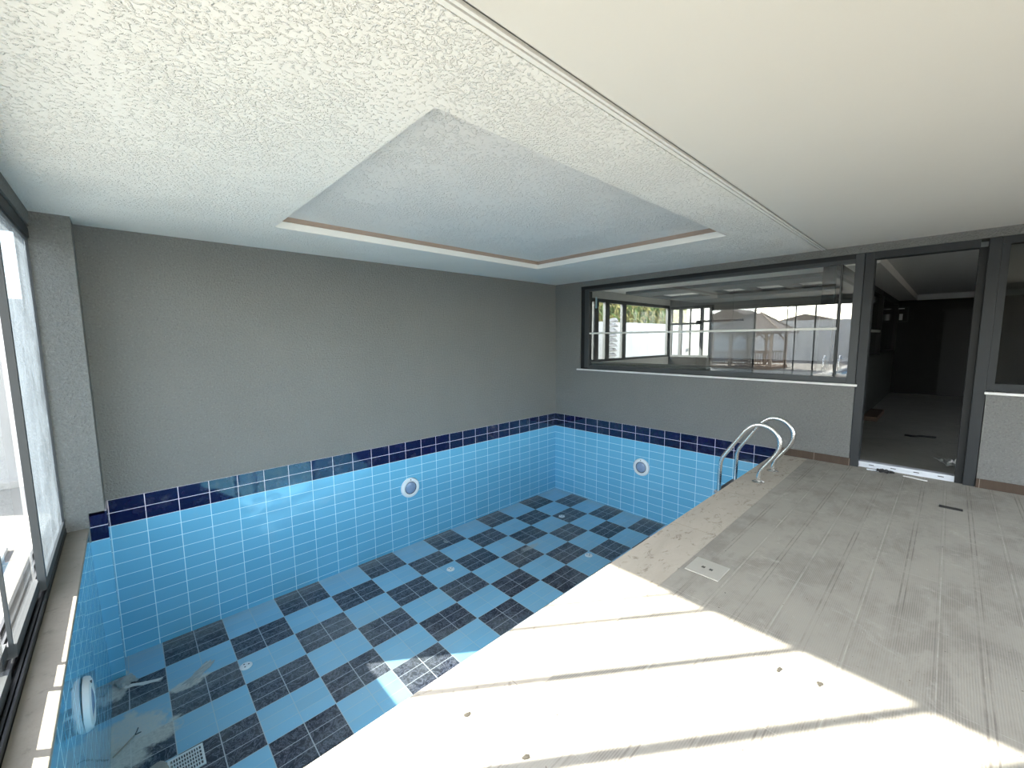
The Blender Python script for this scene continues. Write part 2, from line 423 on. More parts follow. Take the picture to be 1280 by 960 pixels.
# deck
struct('floor', MB().box(-6.40, .10, YS, -4.02, ZD - .12, ZD), 'deck_tile')
b = MB().box(-.012, .0, -4.405, -3.69, ZD, .028)
b.box(-.012, .22, -4.417, -4.405, ZD, .028)
b.box(-.012, .0, YS, -5.378, ZD, .028)
struct('baseboard_right', b, 'brown_skirting')

# ------------------------------------------------------------------ the pool
pool = empty('swimming_pool', (-3.1, -1.85, -1.49), 'empty swimming pool lined with blue tiles under a navy tile band', 'swimming pool')
q = MB().box(-6.20, .02, .0, .10, -1.62, -.001)
q.box(-6.268, -6.171, -.2955, -.20, -.25, -.025); q.box(-6.30, -6.171, -.2955, -.20, -1.62, -.25)
q.build('pool_wall', 'pool_tile_back', pool)
MB().box(.0, .10, -3.718, .0, -1.62, -.001).build('pool_wall', 'pool_tile_side', pool)
MB().prism([(-6.278, -.15), (-6.246, -1.62), (-6.40, -1.62), (-6.40, -.15)], 1, -3.75, -.22).build('pool_wall', 'pool_tile_plain', pool)
MB().box(-6.171, -6.16, -.2955, .0, -1.62, -.0).build('pool_wall', 'pool_tile_side', pool)
MB().box(-6.35, .0, -3.86, -3.70, -1.62, -.10).build('pool_wall', 'pool_tile_back', pool)
f = MB()
zl = lambda x: -1.49 - .038 * (-x / 6.2)
f.prism([(-6.3, zl(-6.3)), (.0, zl(.0)), (.0, -1.62), (-6.3, -1.62)], 1, -3.8, .0)
f.build('pool_floor', 'pool_floor_tile', pool)
cp = MB().box(-6.40, -.012, -4.02, -3.675, -.10, ZD, .006)
cp.build('coping', 'coping_stone', pool)

def pool_light(c, axis, sgn, label, tilt=0):
    t = empty('pool_light', c, label, 'pool light', 'underwater lights in the pool walls')
    L = lambda prof: MB().lathe(prof, c, axis, 40, sgn)
    L([(.108, .0), (.142, .0), (.142, .010), (.134, .026), (.112, .034), (.092, .030), (.088, .020), (.086, .0)]).build('bezel', 'white_plastic', t, True)
    L([(.091, .004), (.091, .024), (.085, .026), (.081, .024), (.081, .004)]).build('seal', 'dark_seal', t, True)
    L([(.082, .002), (.082, .022), (.066, .030), (.040, .035), (.012, .037), (.001, .037)]).build('lens', 'grey_lens', t, True)
    sc = V(c); sc.z += .118
    MB().lathe([(.008, .020), (.008, .0365), (.001, .037)], sc, axis, 12, sgn).build('screw', 'dark_seal', t)
    return t
pool_light((-3.142, .0, -.662), 1, -1, 'round white underwater light in the long tiled wall under the plain grey wall')
pool_light((.0, -1.825, -.660), 0, -1, 'round white underwater light in the tiled wall below the long window')
pool_light((-6.266, -1.93, -.60), 0, 1, 'round white underwater light seen edge-on in the pool wall under the glass sill')

def floor_fitting(x, y, label):
    z = zl(x)
    t = empty('floor_inlet', (x, y, z), label, 'pool inlet', 'round white water inlets in the pool floor')
    MB().lathe([(.050, 0), (.050, .004), (.044, .009), (.030, .011), (.001, .011)], (x, y, z), 2, 28).build('cover', 'white_plastic', t, True)
    for a in (0, 2.1, 4.2):
        MB().lathe([(.007, .008), (.007, .0125), (.001, .0125)], (x + .022 * math.cos(a), y + .022 * math.sin(a), z), 2, 10).build('hole', 'dark_seal', t)
floor_fitting(-.905, -.92, 'round white floor inlet on a dark tile block near the far pool corner')
floor_fitting(-3.12, -.927, 'round white floor inlet on a light tile block in the middle of the pool floor')
floor_fitting(-5.365, -.926, 'round white floor inlet nearest the dusty end of the pool')
floor_fitting(-1.59, -1.96, 'small white floor inlet on the light block nearest the stone deck edge')

# main drain grate
gx0, gx1, gy0, gy1 = -5.957, -5.757, -1.745, -1.545; gz = zl(-5.86)
t = empty('drain_grate', (-5.857, -1.645, gz), 'square white slotted drain grate in the pool floor', 'drain')
g = ring(MB(), gx0, gx1, gy0, gy1, .014, gz, gz + .008)
for k in range(1, 12): g.box(gx0 + .014 + k * (.172 / 12) - .003, gx0 + .014 + k * (.172 / 12) + .003, gy0 + .01, gy1 - .01, gz, gz + .007)
for k in range(1, 5): g.box(gx0 + .01, gx1 - .01, gy0 + .014 + k * (.172 / 5) - .004, gy0 + .014 + k * (.172 / 5) + .004, gz, gz + .007)
g.build('grille', 'white_plastic', t)
MB().box(gx0 + .01, gx1 - .01, gy0 + .01, gy1 - .01, gz, gz + .002).build('sump', 'dark_seal', t)
# debris in the pool
tag(MB().lump((-6.02, -1.60, zl(-6)), .095, .105, .03, 4, .25).build('cement_lump', 'cement', None, True), 'beige lump of hardened cement beside the white drain grate', 'rubble')
z0 = zl(-6.17) + .006
t = empty('twig', (-6.23, -1.23, z0), 'pale forked stick lying in the dust of the pool corner', 'twig')
MB().tube([(-6.235, -1.235, z0), (-6.175, -1.180, z0 + .004), (-6.118, -1.125, z0 + .008)], .005, 7).build('stem', 'twig_wood', t)
MB().tube([(-6.118, -1.125, z0 + .008), (-6.105, -1.10, z0 + .012), (-6.097, -1.072, z0 + .015)], .0035, 6).build('fork', 'dark_seal', t)
MB().tube([(-6.118, -1.125, z0 + .008), (-6.10, -1.127, z0 + .011), (-6.082, -1.13, z0 + .013)], .0035, 6).build('fork', 'dark_seal', t)
def rag(name, c, lx, ly, h, m, seed, label, cat, rot=0., n=14):
    rr = random.Random(seed); mb = MB(); g = {}
    ph = [(rr.uniform(2, 7), rr.uniform(2, 7), rr.uniform(0, 6)) for _ in range(5)]
    for layer in (0, 1):
        for i in range(n + 1):
            for j in range(n + 1):
                u, v = i / n - .5, j / n - .5
                e = 1 + .12 * math.sin(9 * math.atan2(v, u) + seed)
                z = h * (.5 + .25 * sum(math.sin(a * u * 3 + b * v * 3 + o) for a, b, o in ph) / 1.6)
                z = max(.0015, z) * (1 - .5 * max(abs(u), abs(v)) * 2) + .001
                x, y = u * lx * e, v * ly * e
                g[layer, i, j] = mb.b.verts.new((c[0] + x * math.cos(rot) - y * math.sin(rot), c[1] + x * math.sin(rot) + y * math.cos(rot), c[2] + z + layer * .0025))
        for i in range(n):
            for j in range(n): mb.b.faces.new([g[layer, i + a, j + b] for a, b in ((0, 0), (1, 0), (1, 1), (0, 1))])
    for i in range(n):
        for (a, b) in (((i, 0), (i + 1, 0)), ((i, n), (i + 1, n)), ((0, i), (0, i + 1)), ((n, i), (n, i + 1))):
            mb.b.faces.new((g[0, a[0], a[1]], g[0, b[0], b[1]], g[1, b[0], b[1]], g[1, a[0], a[1]]))
    return tag(mb.build(name, m, None, True), label, cat)
rag('crumpled_sheet', (-6.165, -.40, zl(-6.2)), .12, .14, .05, 'rag', 3, 'crumpled grey plastic sheet in the pool corner at the pillar foot', 'rubbish', .3)
rag('plastic_strip', (-6.06, -.52, zl(-6.1)), .26, .035, .012, 'paper_white', 8, 'pale torn plastic strip trailing from the crumpled sheet in the corner', 'rubbish', -.45)
rag('plaster_smear', (-5.68, -.72, zl(-5.7)), .26, .08, .010, 'rag', 12, 'flaked grey plaster scraps on the dark block near the dusty corner', 'rubbish', .75)

# ------------------------------------------------------------------ ladder
ld = empty('pool_ladder', (-1.08, -3.86, ZD), 'chrome pool ladder with two hooped handrails at the pool edge', 'pool ladder')
prof = [(-3.862, ZD), (-3.862, -.02), (-3.866, .02), (-3.885, .075), (-3.925, .135), (-3.972, .205), (-4.012, .275), (-4.030, .345), (-4.024, .415), (-3.985, .478), (-3.925, .520), (-3.850, .533), (-3.785, .512), (-3.720, .455), (-3.660, .365), (-3.590, .255), (-3.522, .150), (-3.500, .095), (-3.490, .03), (-3.485, -.2), (-3.485, -.60), (-3.485, -1.02)]
for x in (-1.33, -.83):
    MB().tube(smooth_path([(x, a, b) for a, b in prof], 5), .0205, 16).build('handrail', 'steel', ld, True)
    MB().lathe([(.056, 0), (.056, .004), (.040, .012), (.026, .016), (.021, .017)], (x, -3.862, ZD), 2, 28).build('flange', 'steel', ld, True)
    MB().tube([(x, -3.485, -1.02), (x, -3.485, -1.035)], .026, 14).build('rubber_foot', 'black_plastic', ld)
for k, z in enumerate((-.265, -.52, -.77)):
    s = MB().box(-1.36, -.80, -3.525, -3.445, z - .016, z + .008, .004)
    for i in range(6): s.box(-1.34, -.82, -3.520 + i * .0125, -3.515 + i * .0125, z + .008, z + .011)
    s.build('step', 'steel_dark', ld)

# deck things
t = empty('skimmer_lid', (-3.345, -4.148, ZD), 'square beige access lid set into the grey deck tiles', 'lid')
MB().box(-3.445, -3.242, -4.250, -4.045, ZD, ZD + .006, .003).build('cover', 'lid_plastic', t)
for y in (-4.125, -4.172):
    s = MB(); 
    for i in range(3): s.box(-3.358 + i * .008, -3.354 + i * .008, y - .010, y + .010, ZD + .006, ZD + .0072)
    s.build('finger_slot', 'black_plastic', t)
s = MB().box(-.93, -.895, -5.285, -5.143, ZD, ZD + .012, .003)
s.box(-.925, -.90, -5.150, -5.146, ZD + .012, ZD + .015)
tag(s.build('plastic_strip', 'black_plastic'), 'short black plastic strip lying on the deck in front of the door', 'offcut')
for (x, y, a, b, s_, lab) in ((-5.08, -3.91, .024, .016, 1, 'small dark dirt crumb on the sunlit coping near the pool edge'), (-5.034, -4.187, .026, .017, 2, 'dark dirt crumb on sunlit tiles at the bottom of the photo'),
                        (-3.942, -4.695, .026, .017, 3, 'dark dirt crumb near the shade line, the one toward the pool'), (-3.906, -4.837, .026, .018, 5, 'dark dirt crumb near the shade line, the one toward the camera side wall')):
    tag(MB().lump((x, y, ZD + .001), a * .62, b * .55, .0015, s_, .4, 2).build('dirt_crumb', 'dirt', None, True), lab, 'dirt', 'dirt crumbs on the sunlit deck')

# ------------------------------------------------------------------ long window, door, corner window in the right wall
win = empty('window_1', (.05, -2.5, .88), 'long dark framed window with a pale rail in the grey wall', 'window', None, 'structure')
s = MB()
s.box(.025, .15, -.655, -.565, .88, 2.31); s.box(.020, .15, -4.33, -.57, 2.262, 2.317); s.box(.025, .15, -4.33, -.57, .868, .90)
s.build('frame_gap', 'black_gap', win)
s = MB()
s.box(.012, .11, -.745, -.655, .90, 2.262, .004); s.box(.018, .11, -4.33, -.745, 2.222, 2.262); s.box(.018, .11, -4.33, -.745, .885, .945)
s.box(.008, .13, -4.405, -4.325, .87, 2.31, .004)
s.build('window_frame', 'frame_grey', win)
MB().box(.058, .066, -4.33, -.74, .94, 2.225).build('pane', 'glass_window', win)
MB().box(.030, .056, -4.20, -.745, 1.487, 1.515, .004).build('rail', 'rail_white', win)
MB().box(.028, .055, -4.215, -4.200, .945, 2.222).build('pane_edge', 'frame_grey', win)
MB().box(.0672, .0685, -.875, -.84, 1.93, 2.12).build('sticker', 'pale_blue_paper', win)
MB().box(-.028, .12, -4.425, -.515, .852, .876, .004).build('window_sill', 'marble_white', win)
MB().box(.13, .45, -4.33, -.60, .93, .988, .004).build('inner_ledge', 'stone_dark', win)

dr = empty('door_1', (.06, -4.93, ZD), 'open doorway in a wide anthracite frame with white threshold', 'doorway', None, 'structure')
s = MB()
s.box(.0, .14, -4.49, -4.408, ZD, 2.31, .004); s.box(.0, .14, -5.372, -5.292, ZD, 2.31, .004)
s.box(.004, .138, -5.24, -4.48, 2.238, 2.312)
s.build('door_frame', 'anthracite', dr)
MB().box(.028, .14, -5.292, -5.235, ZD, 2.24, .003).build('door_jamb', 'black_gap', dr)  # black colour stands for the shaded inner side of the post
s = MB().prism([(-5.372, .010), (-4.415, .010), (-4.49, -.018), (-5.24, -.018)][::-1], 2, -.0, .002) if False else MB()
s.box(.035, .13, -5.36, -4.43, -.028, .004, .003)
s.prism([(-5.372, .004), (-5.372, .035), (-5.30, .004)], 0, .03, .05)
s.box(.05, .12, -5.36, -4.43, ZD, -.028)
s.build('threshold', 'threshold_white', dr)
s = MB()
for y in (-4.60, -4.78, -4.96, -5.14, -5.29): s.box(.033, .035, y - .022, y + .022, -.026, -.018)
s.build('weep_cover', 'dark_seal', dr)

w2 = empty('window_2', (.05, -7.0, .88), 'dark corner window right of the doorway', 'window', None, 'structure')
s = MB(); s.box(.004, .12, YS, -5.374, 2.245, 2.312); s.box(.010, .12, -5.425, -5.374, .88, 2.31); s.box(.010, .12, YS, -5.425, .885, .955)
s.build('window_frame', 'anthracite', w2)
MB().box(.058, .066, YS, -5.42, .95, 2.25).build('pane', 'glass_dark', w2)
MB().box(-.028, .12, YS, -5.366, .852, .876, .004).build('window_sill', 'marble_white', w2)
# door-side litter
rag('plastic_wrap', (-.045, -4.72, ZD), .07, .14, .045, 'black_plastic', 21, 'crumpled black and white wrapping at the outer edge of the door threshold', 'rubbish', .2)
rag('paper_scrap', (-.05, -4.62, ZD), .05, .09, .02, 'threshold_white', 22, 'bluish plastic scrap half under the threshold beside the black wrapping', 'rubbish', .1)
s = MB().tube(smooth_path([(-.075, -4.87, ZD + .006), (-.10, -4.93, ZD + .010), (-.115, -4.99, ZD + .008), (-.118, -5.05, ZD + .006)]), .006, 8)
tag(s.build('white_offcut', 'paper_white'), 'thin white curved offcut lying on the deck before the threshold', 'offcut')

# ------------------------------------------------------------------ sliding glass along the left side
gl = empty('window_3', (XG, -4.5, -.1), 'wall of sliding glass panels along the pool and terrace', 'window', None, 'structure')
tr = MB()
tr.box(-6.55, -6.40, -5.16, -.295, 2.235, 2.29); tr.box(-6.405, -6.395, -5.16, -.295, 2.20, 2.27)
tr.build('head_track', 'anthracite', gl)
s = MB(); s.box(-6.56, -6.40, -5.16, -.295, -.13, -.105)
for k in range(5): s.box(-6.425 - k * .03, -6.415 - k * .03, -5.16, -.295, -.105, -.078)
s.box(-6.408, -6.400, -5.16, -.295, -.12, -.075)
s.build('bottom_track', 'anthracite', gl)
def sash(y0, y1, x, z0, dusty=False, wl=.035, wr=.035):
    """one glass panel between two slim stiles; y0 is its far end"""
    e = MB(); d = .017
    e.box(x - d, x + d, y1, y0, z0 - .062, z0); e.box(x - d, x + d, y1, y0, 2.182, 2.238)
    ds = d if dusty else .007
    if wl: e.box(x - ds, x + ds, y0 - wl, y0, z0, 2.182)
    if wr: e.box(x - ds, x + ds, y1, y1 + wr, z0, 2.182)
    o = e.build('sash', 'frame_grey', gl)
    MB().box(x - .004, x + .004, y1 + .004, y0 - .004, z0 - .01, 2.19).build('pane', 'glass_dusty' if dusty else 'glass_clear', o)
    return o
sash(-.300, -1.455, -6.420, -.012, True, .012, .038)
sash(-1.425, -2.178, -6.450, -.004, False, 0, .016)
sash(-2.170, -2.360, -6.480, .012, False, 0, .024)
sash(-2.350, -2.785, -6.450, -.024, False, 0, .032)
sash(-2.770, -3.230, -6.450, -.026, False, 0, .046)
sash(-3.195, -3.495, -6.480, -.010, False, 0, .035)
sash(-3.465, -4.300, -6.450, -.034, False, 0, .045)
sash(-4.260, -5.160, -6.480, -.034, False, 0, .045)
MB().box(-6.420, -6.274, -3.69, -.296, -.150, -.120, .004).build('window_sill', 'sill_stone', gl)

gf = empty('window_added', (-3.1, YS - .1, ZD), 'assumed glazed front behind the camera, added for daylight', 'window', None, 'structure')  # unseen glazing, added to bring daylight into the room
s = MB(); s.box(-5.9, -.35, YS - .14, YS - .06, ZD - .1, ZD + .02); s.box(-5.9, -.35, YS - .14, YS - .06, 2.2, 2.29)
for k in range(6): s.box(-5.9 + k * 1.1, -5.85 + k * 1.1, YS - .14, YS - .06, ZD, 2.2)
s.build('window_frame', 'anthracite', gf)
MB().box(-5.88, -.37, YS - .104, YS - .096, ZD, 2.22).build('pane', 'glass_clear', gf)
# ------------------------------------------------------------------ hall behind the door
s = MB().box(.10, 8.8, -8.8, -4.0, ZD - .1, ZD - .004)
struct('floor_hall', s, 'hall_floor')
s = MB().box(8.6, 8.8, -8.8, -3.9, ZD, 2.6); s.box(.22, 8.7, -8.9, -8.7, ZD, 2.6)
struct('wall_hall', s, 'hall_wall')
struct('ceiling_hall', MB().box(.22, 8.8, -8.8, -4.02, 2.42, 2.5), 'hall_ceiling')
s = MB().box(.85, 8.6, -4.45, -4.06, 2.30, 2.42); s.box(.22, .85, -4.12, -4.02, 2.30, 2.42)
struct('ceiling_bulkhead', s, 'sunroom_white')
s = MB().box(8.50, 8.6, -8.7, -4.45, 2.33, 2.42); s.box(8.54, 8.6, -8.7, -4.45, 2.29, 2.33)
struct('trim_4', s, 'hall_ceiling')
struct('door_2', MB().box(8.56, 8.60, -5.75, -4.95, ZD, 2.0).box(8.54, 8.57, -5.80, -4.90, 2.0, 2.06), 'black_plastic')
# glazed partition between hall and side room
pt = empty('partition', (4.4, -4.06, ZD), 'dark partition with stone base and black glazing left of the doorway', 'partition', None, 'structure')
MB().box(.22, 8.6, -4.10, -4.0, ZD, 1.02).build('base_panel', 'stone_dark', pt)
s = MB(); s.box(.22, 8.6, -4.12, -4.0, 1.02, 1.07); s.box(.22, 8.6, -4.12, -4.0, 2.2, 2.3)
for x in (.22, 3.55, 5.2, 8.5): s.box(x, x + .07, -4.125, -4.0, ZD if x == 3.55 else 1.02, 2.3)
s.build('frame', 'black_plastic', pt)
MB().box(.25, 8.55, -4.055, -4.05, 1.07, 2.2).build('pane', 'dark_pane', pt)
MB().box(3.75, 5.2, -4.115, -4.085, 1.485, 1.53).build('rail', 'rail_white', pt)
# hall things
t = empty('wall_box', (8.6, -4.16, 1.95), 'small framed box with a white insert high on the dark back wall', 'wall box')
ring2 = MB()
y0, y1, z0, z1 = -4.32, -4.02, 1.76, 2.14
ring2.box(8.55, 8.60, y0, y1, z0, z0 + .02); ring2.box(8.55, 8.60, y0, y1, z1 - .02, z1); ring2.box(8.55, 8.60, y0, y0 + .02, z0, z1); ring2.box(8.55, 8.60, y1 - .02, y1, z0, z1)
ring2.build('box_frame', 'frame_grey', t)
MB().box(8.585, 8.60, y0 + .02, y1 - .02, z0 + .02, z1 - .02).build('back_plate', 'black_plastic', t)
MB().box(8.55, 8.585, -4.215, -4.150, 1.81, 1.97, .006).build('insert', 'white_plastic', t)
MB().box(8.56, 8.585, -4.24, -4.12, 2.09, 2.11).build('clip', 'white_plastic', t)
t = empty('ceiling_fitting', (3.0, -5.40, 2.42), 'small white square fitting on the hall ceiling inside the doorway', 'ceiling fitting')
MB().box(2.86, 3.14, -5.52, -5.31, 2.395, 2.42, .004).build('mount', 'white_plastic', t)
MB().lathe([(.08, 0), (.08, .035), (.06, .05), (.001, .05)], (3.0, -5.42, 2.395), 2, 24, -1).build('cover', 'dark_seal', t)
s = MB().box(3.45, 4.55, -4.33, -4.13, ZD - .004, ZD + .075, .006)
t = tag(s.build('cardboard_box', 'cardboard'), 'flat brown box on the hall floor against the dark partition', 'box')
s = MB().tube(smooth_path([(2.40, -4.74, ZD + .01), (2.36, -4.83, ZD + .012), (2.42, -4.90, ZD + .016), (2.45, -4.98, ZD + .014), (2.50, -5.06, ZD + .006)]), .014, 8, True)
tag(s.build('rubber_strip', 'black_plastic'), 'dark curled strip in the middle of the dusty hall floor', 'offcut')
rag('rubbish_pile', (.88, -5.22, ZD), .36, .19, .06, 'rag', 31, 'heap of grey plastic scraps inside the doorway by the right post', 'rubbish', .35)
rag('torn_foil', (.80, -5.26, ZD + .03), .10, .07, .05, 'paper_white', 33, 'white torn foil on the scraps by the right door post', 'rubbish', .9)

# ------------------------------------------------------------------ side room behind the long window
struct('floor_sunroom', MB().box(.22, 4.7, -4.0, .1, ZD - .1, ZD - .004), 'sunroom_floor')
struct('ceiling_sunroom', MB().box(.22, 4.8, -4.02, .15, 2.40, 2.5), 'sunroom_white')
struct('sun_patch_cover', MB().box(4.51, 4.528, -3.9, .0, ZD, .915), 'matt_black')  # black sheet added to hide the sun patch low on the end wall
s = MB().box(.22, 4.75, -.02, .12, ZD, .92); s.box(.22, 4.75, -.02, .12, 2.24, 2.5); s.box(.22, 1.10, -.02, .12, .92, 2.24)
struct('wall_sunroom_end', MB().box(4.53, 4.70, -4.0, .12, ZD, .92).box(4.53, 4.70, -4.0, .12, 2.2, 2.5).box(4.53, 4.70, -4.0, -1.12, .92, 2.2), 'wall_grey')
struct('wall_sunroom', s, 'sunroom_wall')
s = MB()
xs = (2.0, 2.75, 3.72, 4.50); ys = (-.25, -.42, -1.34, -1.74, -2.25, -2.37, -2.90, -3.08, -3.52, -3.95)
s.box(xs[0], xs[1], ys[-1], ys[0], 2.34, 2.40); s.box(xs[2], xs[3], ys[-1], ys[0], 2.34, 2.40)
for k in range(0, 10, 2): s.box(xs[1], xs[2], ys[k + 1], ys[k], 2.34, 2.40)
struct('ceiling_coffer', s, 'sunroom_grey')
w4 = empty('window_4', (2.8, .02, .92), 'garden side windows seen through the long window', 'window', None, 'structure')
s = MB(); s.box(1.10, 4.6, .0, .06, .90, .97); s.box(1.10, 4.6, .0, .06, 2.17, 2.24)
for a, b in ((1.23, 1.38), (1.62, 1.78), (2.29, 2.45), (4.46, 4.62)): s.box(a, b, .0, .06, .97, 2.17)
s.build('window_frame', 'frame_grey', w4)
MB().box(1.10, 4.6, .028, .034, .95, 2.2).build('pane', 'glass_clear', w4)
w5 = empty('window_5', (4.55, -.5, .92), 'end window of the side room seen through the long window', 'window', None, 'structure')
s = MB(); s.box(4.53, 4.59, -1.12, .0, .90, .97); s.box(4.53, 4.59, -1.12, .0, 2.13, 2.2)
for a, b in ((-.08, .0), (-.34, -.26), (-.56, -.54), (-.87, -.80), (-1.12, -1.02)): s.box(4.53, 4.59, a, b, .97, 2.13)
s.build('window_frame', 'frame_grey', w5)
MB().box(4.556, 4.562, -1.12, .0, .95, 2.15).build('pane', 'glass_clear', w5)
t = empty('hanging_bar', (3.5, -1.33, 2.4), 'long thin black bar hanging behind the long window', 'hanging bar')
MB().box(3.46, 3.54, -1.25, -.567, 1.706, 1.752).build('bar', 'black_plastic', t)
MB().box(3.46, 3.54, -2.10, -1.15, 1.750, 1.790).build('bar', 'black_plastic', t)
for y in (-.75, -1.9):
    MB().tube([(3.5, y, 1.75), (3.5, y, 2.40)], .003, 6).build('cable', 'dark_seal', t)

# ------------------------------------------------------------------ outside
s = MB()
PX0, PX1, PY0, PY1 = -22.5, -14.7, -9., -1.45
s.box(-26., PX0, -22, 9, -.30, -.15); s.box(PX1, -6.55, -22, 9, -.30, -.15)
s.box(PX0, PX1, PY1, 9, -.30, -.15); s.box(PX0, PX1, -22, PY0, -.30, -.15); s.box(-6.64, 15, -22, YS - .2, -.30, -.15)
s.box(-6.55, 15, .30, 1.75, -.30, -.15)
struct('terrace', s, 'terrace_paving')
s = MB(); s.box(-90, 40, 2.1, 60, -.45, -.16); s.box(-90, -26.2, -60, 2.1, -.45, -.16)
struct('ground', s, 'soil')
tag(MB().box(-8.6, 15, 1.95, 2.12, -.15, 1.90).build('garden_wall', 'white_render'), 'white garden wall beyond the glass and under the reeds', 'wall', None, 'structure')
tag(MB().box(-8.6, 15, 1.75, 1.95, -.15, -.07, .008).build('kerb', 'kerb_stone'), 'pale kerb along the foot of the white garden wall', 'kerb', None, 'structure')
tag(MB().box(6.2, 6.5, -3.86, .28, -.2, 3.2).build('dimming_wall', 'wall_grey'), 'grey wall added behind the far window to dim view and reflection', 'wall', None, 'structure')  # added wall, keeps the end window's view and reflection dark
tag(MB().box(-26.2, -26., -22, 9.2, -.15, 2.45).build('boundary_wall', 'white_render'), 'long white boundary wall beyond the outdoor pool', 'wall', None, 'structure')
# rough stone column by the garden wall
rr = random.Random(3); s = MB()
for k in range(15):
    for a in range(2):
        s.lump((4.62 + a * .13 + rr.uniform(-.02, .02), 1.80 + rr.uniform(-.02, .02), -.12 + k * .145), .10, .10, .085, 100 + k * 2 + a, .18, 2)
tag(s.build('stone_column', 'stone_grey', None, True), 'rough grey stone column against the white garden wall', 'column')
# reeds and bushes beyond the wall
def reed_clump(seed, n=650):
    r = random.Random(seed); g = empty('reed_clump', (0, 0, -.16))
    st = MB()
    for k in range(26):
        x, y = r.uniform(-.3, .3), r.uniform(-.25, .25); h = r.uniform(2.4, 3.7)
        st.tube([(x, y, -.16), (x + r.uniform(-.1, .1), y, h * .5), (x + r.uniform(-.12, .12), y + r.uniform(-.1, .1), h)], .012, 5, True, [.014, .011, .004])
    st.build('stems', 'dry_stem', g)
    for nm, m, cnt in (('leaves', 'leaf_green', n), ('leaves', 'leaf_yellow', n)):
        lf = MB()
        for k in range(cnt):
            x, y, z = r.uniform(-.34, .34), r.uniform(-.3, .3), r.uniform(1.3, 3.9)
            d = V((r.gauss(0, .25), r.gauss(0, .25), r.uniform(-1, 1))).normalized(); L = r.uniform(.18, .42); w = r.uniform(.02, .05)
            sd = d.cross(V((r.gauss(0, 1), r.gauss(0, 1), .2))).normalized() * w
            p = V((x, y, z)); a = p + d * L * .5 + V((0, 0, .03)); b = p + d * L - V((0, 0, .04))
            lf.b.faces.new([lf.b.verts.new(q) for q in (p, a - sd, b, a + sd)])
        lf.build(nm, m, g)
    return g
protos = [reed_clump(5), reed_clump(9)]
for i in range(24):
    o = protos[i] if i < 2 else copy_tree(protos[i % 2])
    o.location = (3.4 + i * .5, 2.85 + (i % 2) * 1.25, -.16); o.rotation_euler.z = (i // 2 % 2) * math.pi
    o.scale = (1, 1, .92 + .06 * (i % 4))
    tag(o, 'clump of yellow green reeds growing above the white garden wall', 'reeds', 'reeds along the garden wall')
# timber gazebo, seen mirrored in the long window
gz = empty('gazebo', (-17.6, 2.1, -.15), 'timber gazebo with railing and shingled hip roof by the outdoor pool', 'gazebo')
gx = (-18.9, -16.4); gy = (.75, 3.45)
MB().box(gx[0] - .1, gx[1] + .1, gy[0] - .1, gy[1] + .1, -.15, -.03).build('base_deck', 'timber', gz)
for x in gx:
    for y in (gy[0], 1.65, 2.55, gy[1]):
        s = MB().box(x - .055, x + .055, y - .055, y + .055, -.03, 1.62)
        for d in (-1, 1):
            if gy[0] <= y + d * .4 <= gy[1]: s.tube([(x, y, 1.20), (x, y + d * .34, 1.56)], .035, 6)
        s.build('post', 'timber_pale', gz)
s = MB()
for x in gx: s.box(x - .05, x + .05, gy[0] - .1, gy[1] + .1, 1.56, 1.68)
for y in gy: s.box(gx[0] - .1, gx[1] + .1, y - .05, y + .05, 1.56, 1.68)
s.build('beam', 'timber_pale', gz)
for x in gx:
    s = MB()
    s.box(x - .03, x + .03, gy[0], gy[1], .62, .68); s.box(x - .03, x + .03, gy[0], gy[1], .06, .12)
    for k in range(23): s.box(x - .015, x + .015, gy[0] + .06 + k * .117, gy[0] + .09 + k * .117, .1, .64)
    s.build('railing', 'timber', gz)
ap = [V((-17.65, 1.62, 2.62)), V((-17.65, 1.95, 2.62))]
ev = [V((gx[0] - .45, gy[0] - .45, 1.66)), V((gx[1] + .45, gy[0] - .45, 1.66)), V((gx[1] + .45, gy[1] + .45, 1.66)), V((gx[0] - .45, gy[1] + .45, 1.66))]
s = MB()
lo = [p - V((0, 0, .07)) for p in ev]
bv = [s.b.verts.new(p) for p in ev]; av = [s.b.verts.new(p) for p in ap]; lv = [s.b.verts.new(p) for p in lo]
for q in ((bv[0], bv[1], av[0]), (bv[1], bv[2], av[1], av[0]), (bv[2], bv[3], av[1]), (bv[3], bv[0], av[0], av[1]), lv):
    s.b.faces.new(q)
for i in range(4): s.b.faces.new((bv[i], bv[(i + 1) % 4], lv[(i + 1) % 4], lv[i]))
rf = s.build('roof', 'roof_shingle', gz)
s = MB()
for i, a in ((0, 0), (1, 0), (2, 1), (3, 1)): s.tube([ev[i] + V((0, 0, .02)), ap[a] + V((0, 0, .03))], .035, 6)
s.build('hip_ridge', 'timber_pale', rf)
# outdoor pool with its own ladder
op = empty('outdoor_pool', (-18.6, -5.2, -.15), 'blue outdoor pool on the terrace mirrored in the long window', 'swimming pool')
MB().box(PX0, PX1, PY0, PY1, -.6, -.22).build('water', 'pool_water', op)
ring(MB(), PX0 - .05, PX1 + .05, PY0 - .05, PY1 + .05, .30, -.20, -.11).build('coping', 'kerb_stone', op)
ol = empty('pool_ladder', (-15., -1.75, -.15), 'chrome ladder at the outdoor pool mirrored low in the long window', 'pool ladder')
for y in (-2.1, -1.6):
    s = MB().tube(smooth_path([(-14.55, y, -.11), (-14.55, y, .25), (-14.62, y, .5), (-14.85, y, .62), (-15.08, y, .5), (-15.15, y, .2), (-15.15, y, -.4)]), .025, 10)
    s.build('handrail', 'steel', ol, True)
MB().box(-15.2, -15.1, -2.1, -1.6, -.28, -.25).build('step', 'steel_dark', ol)
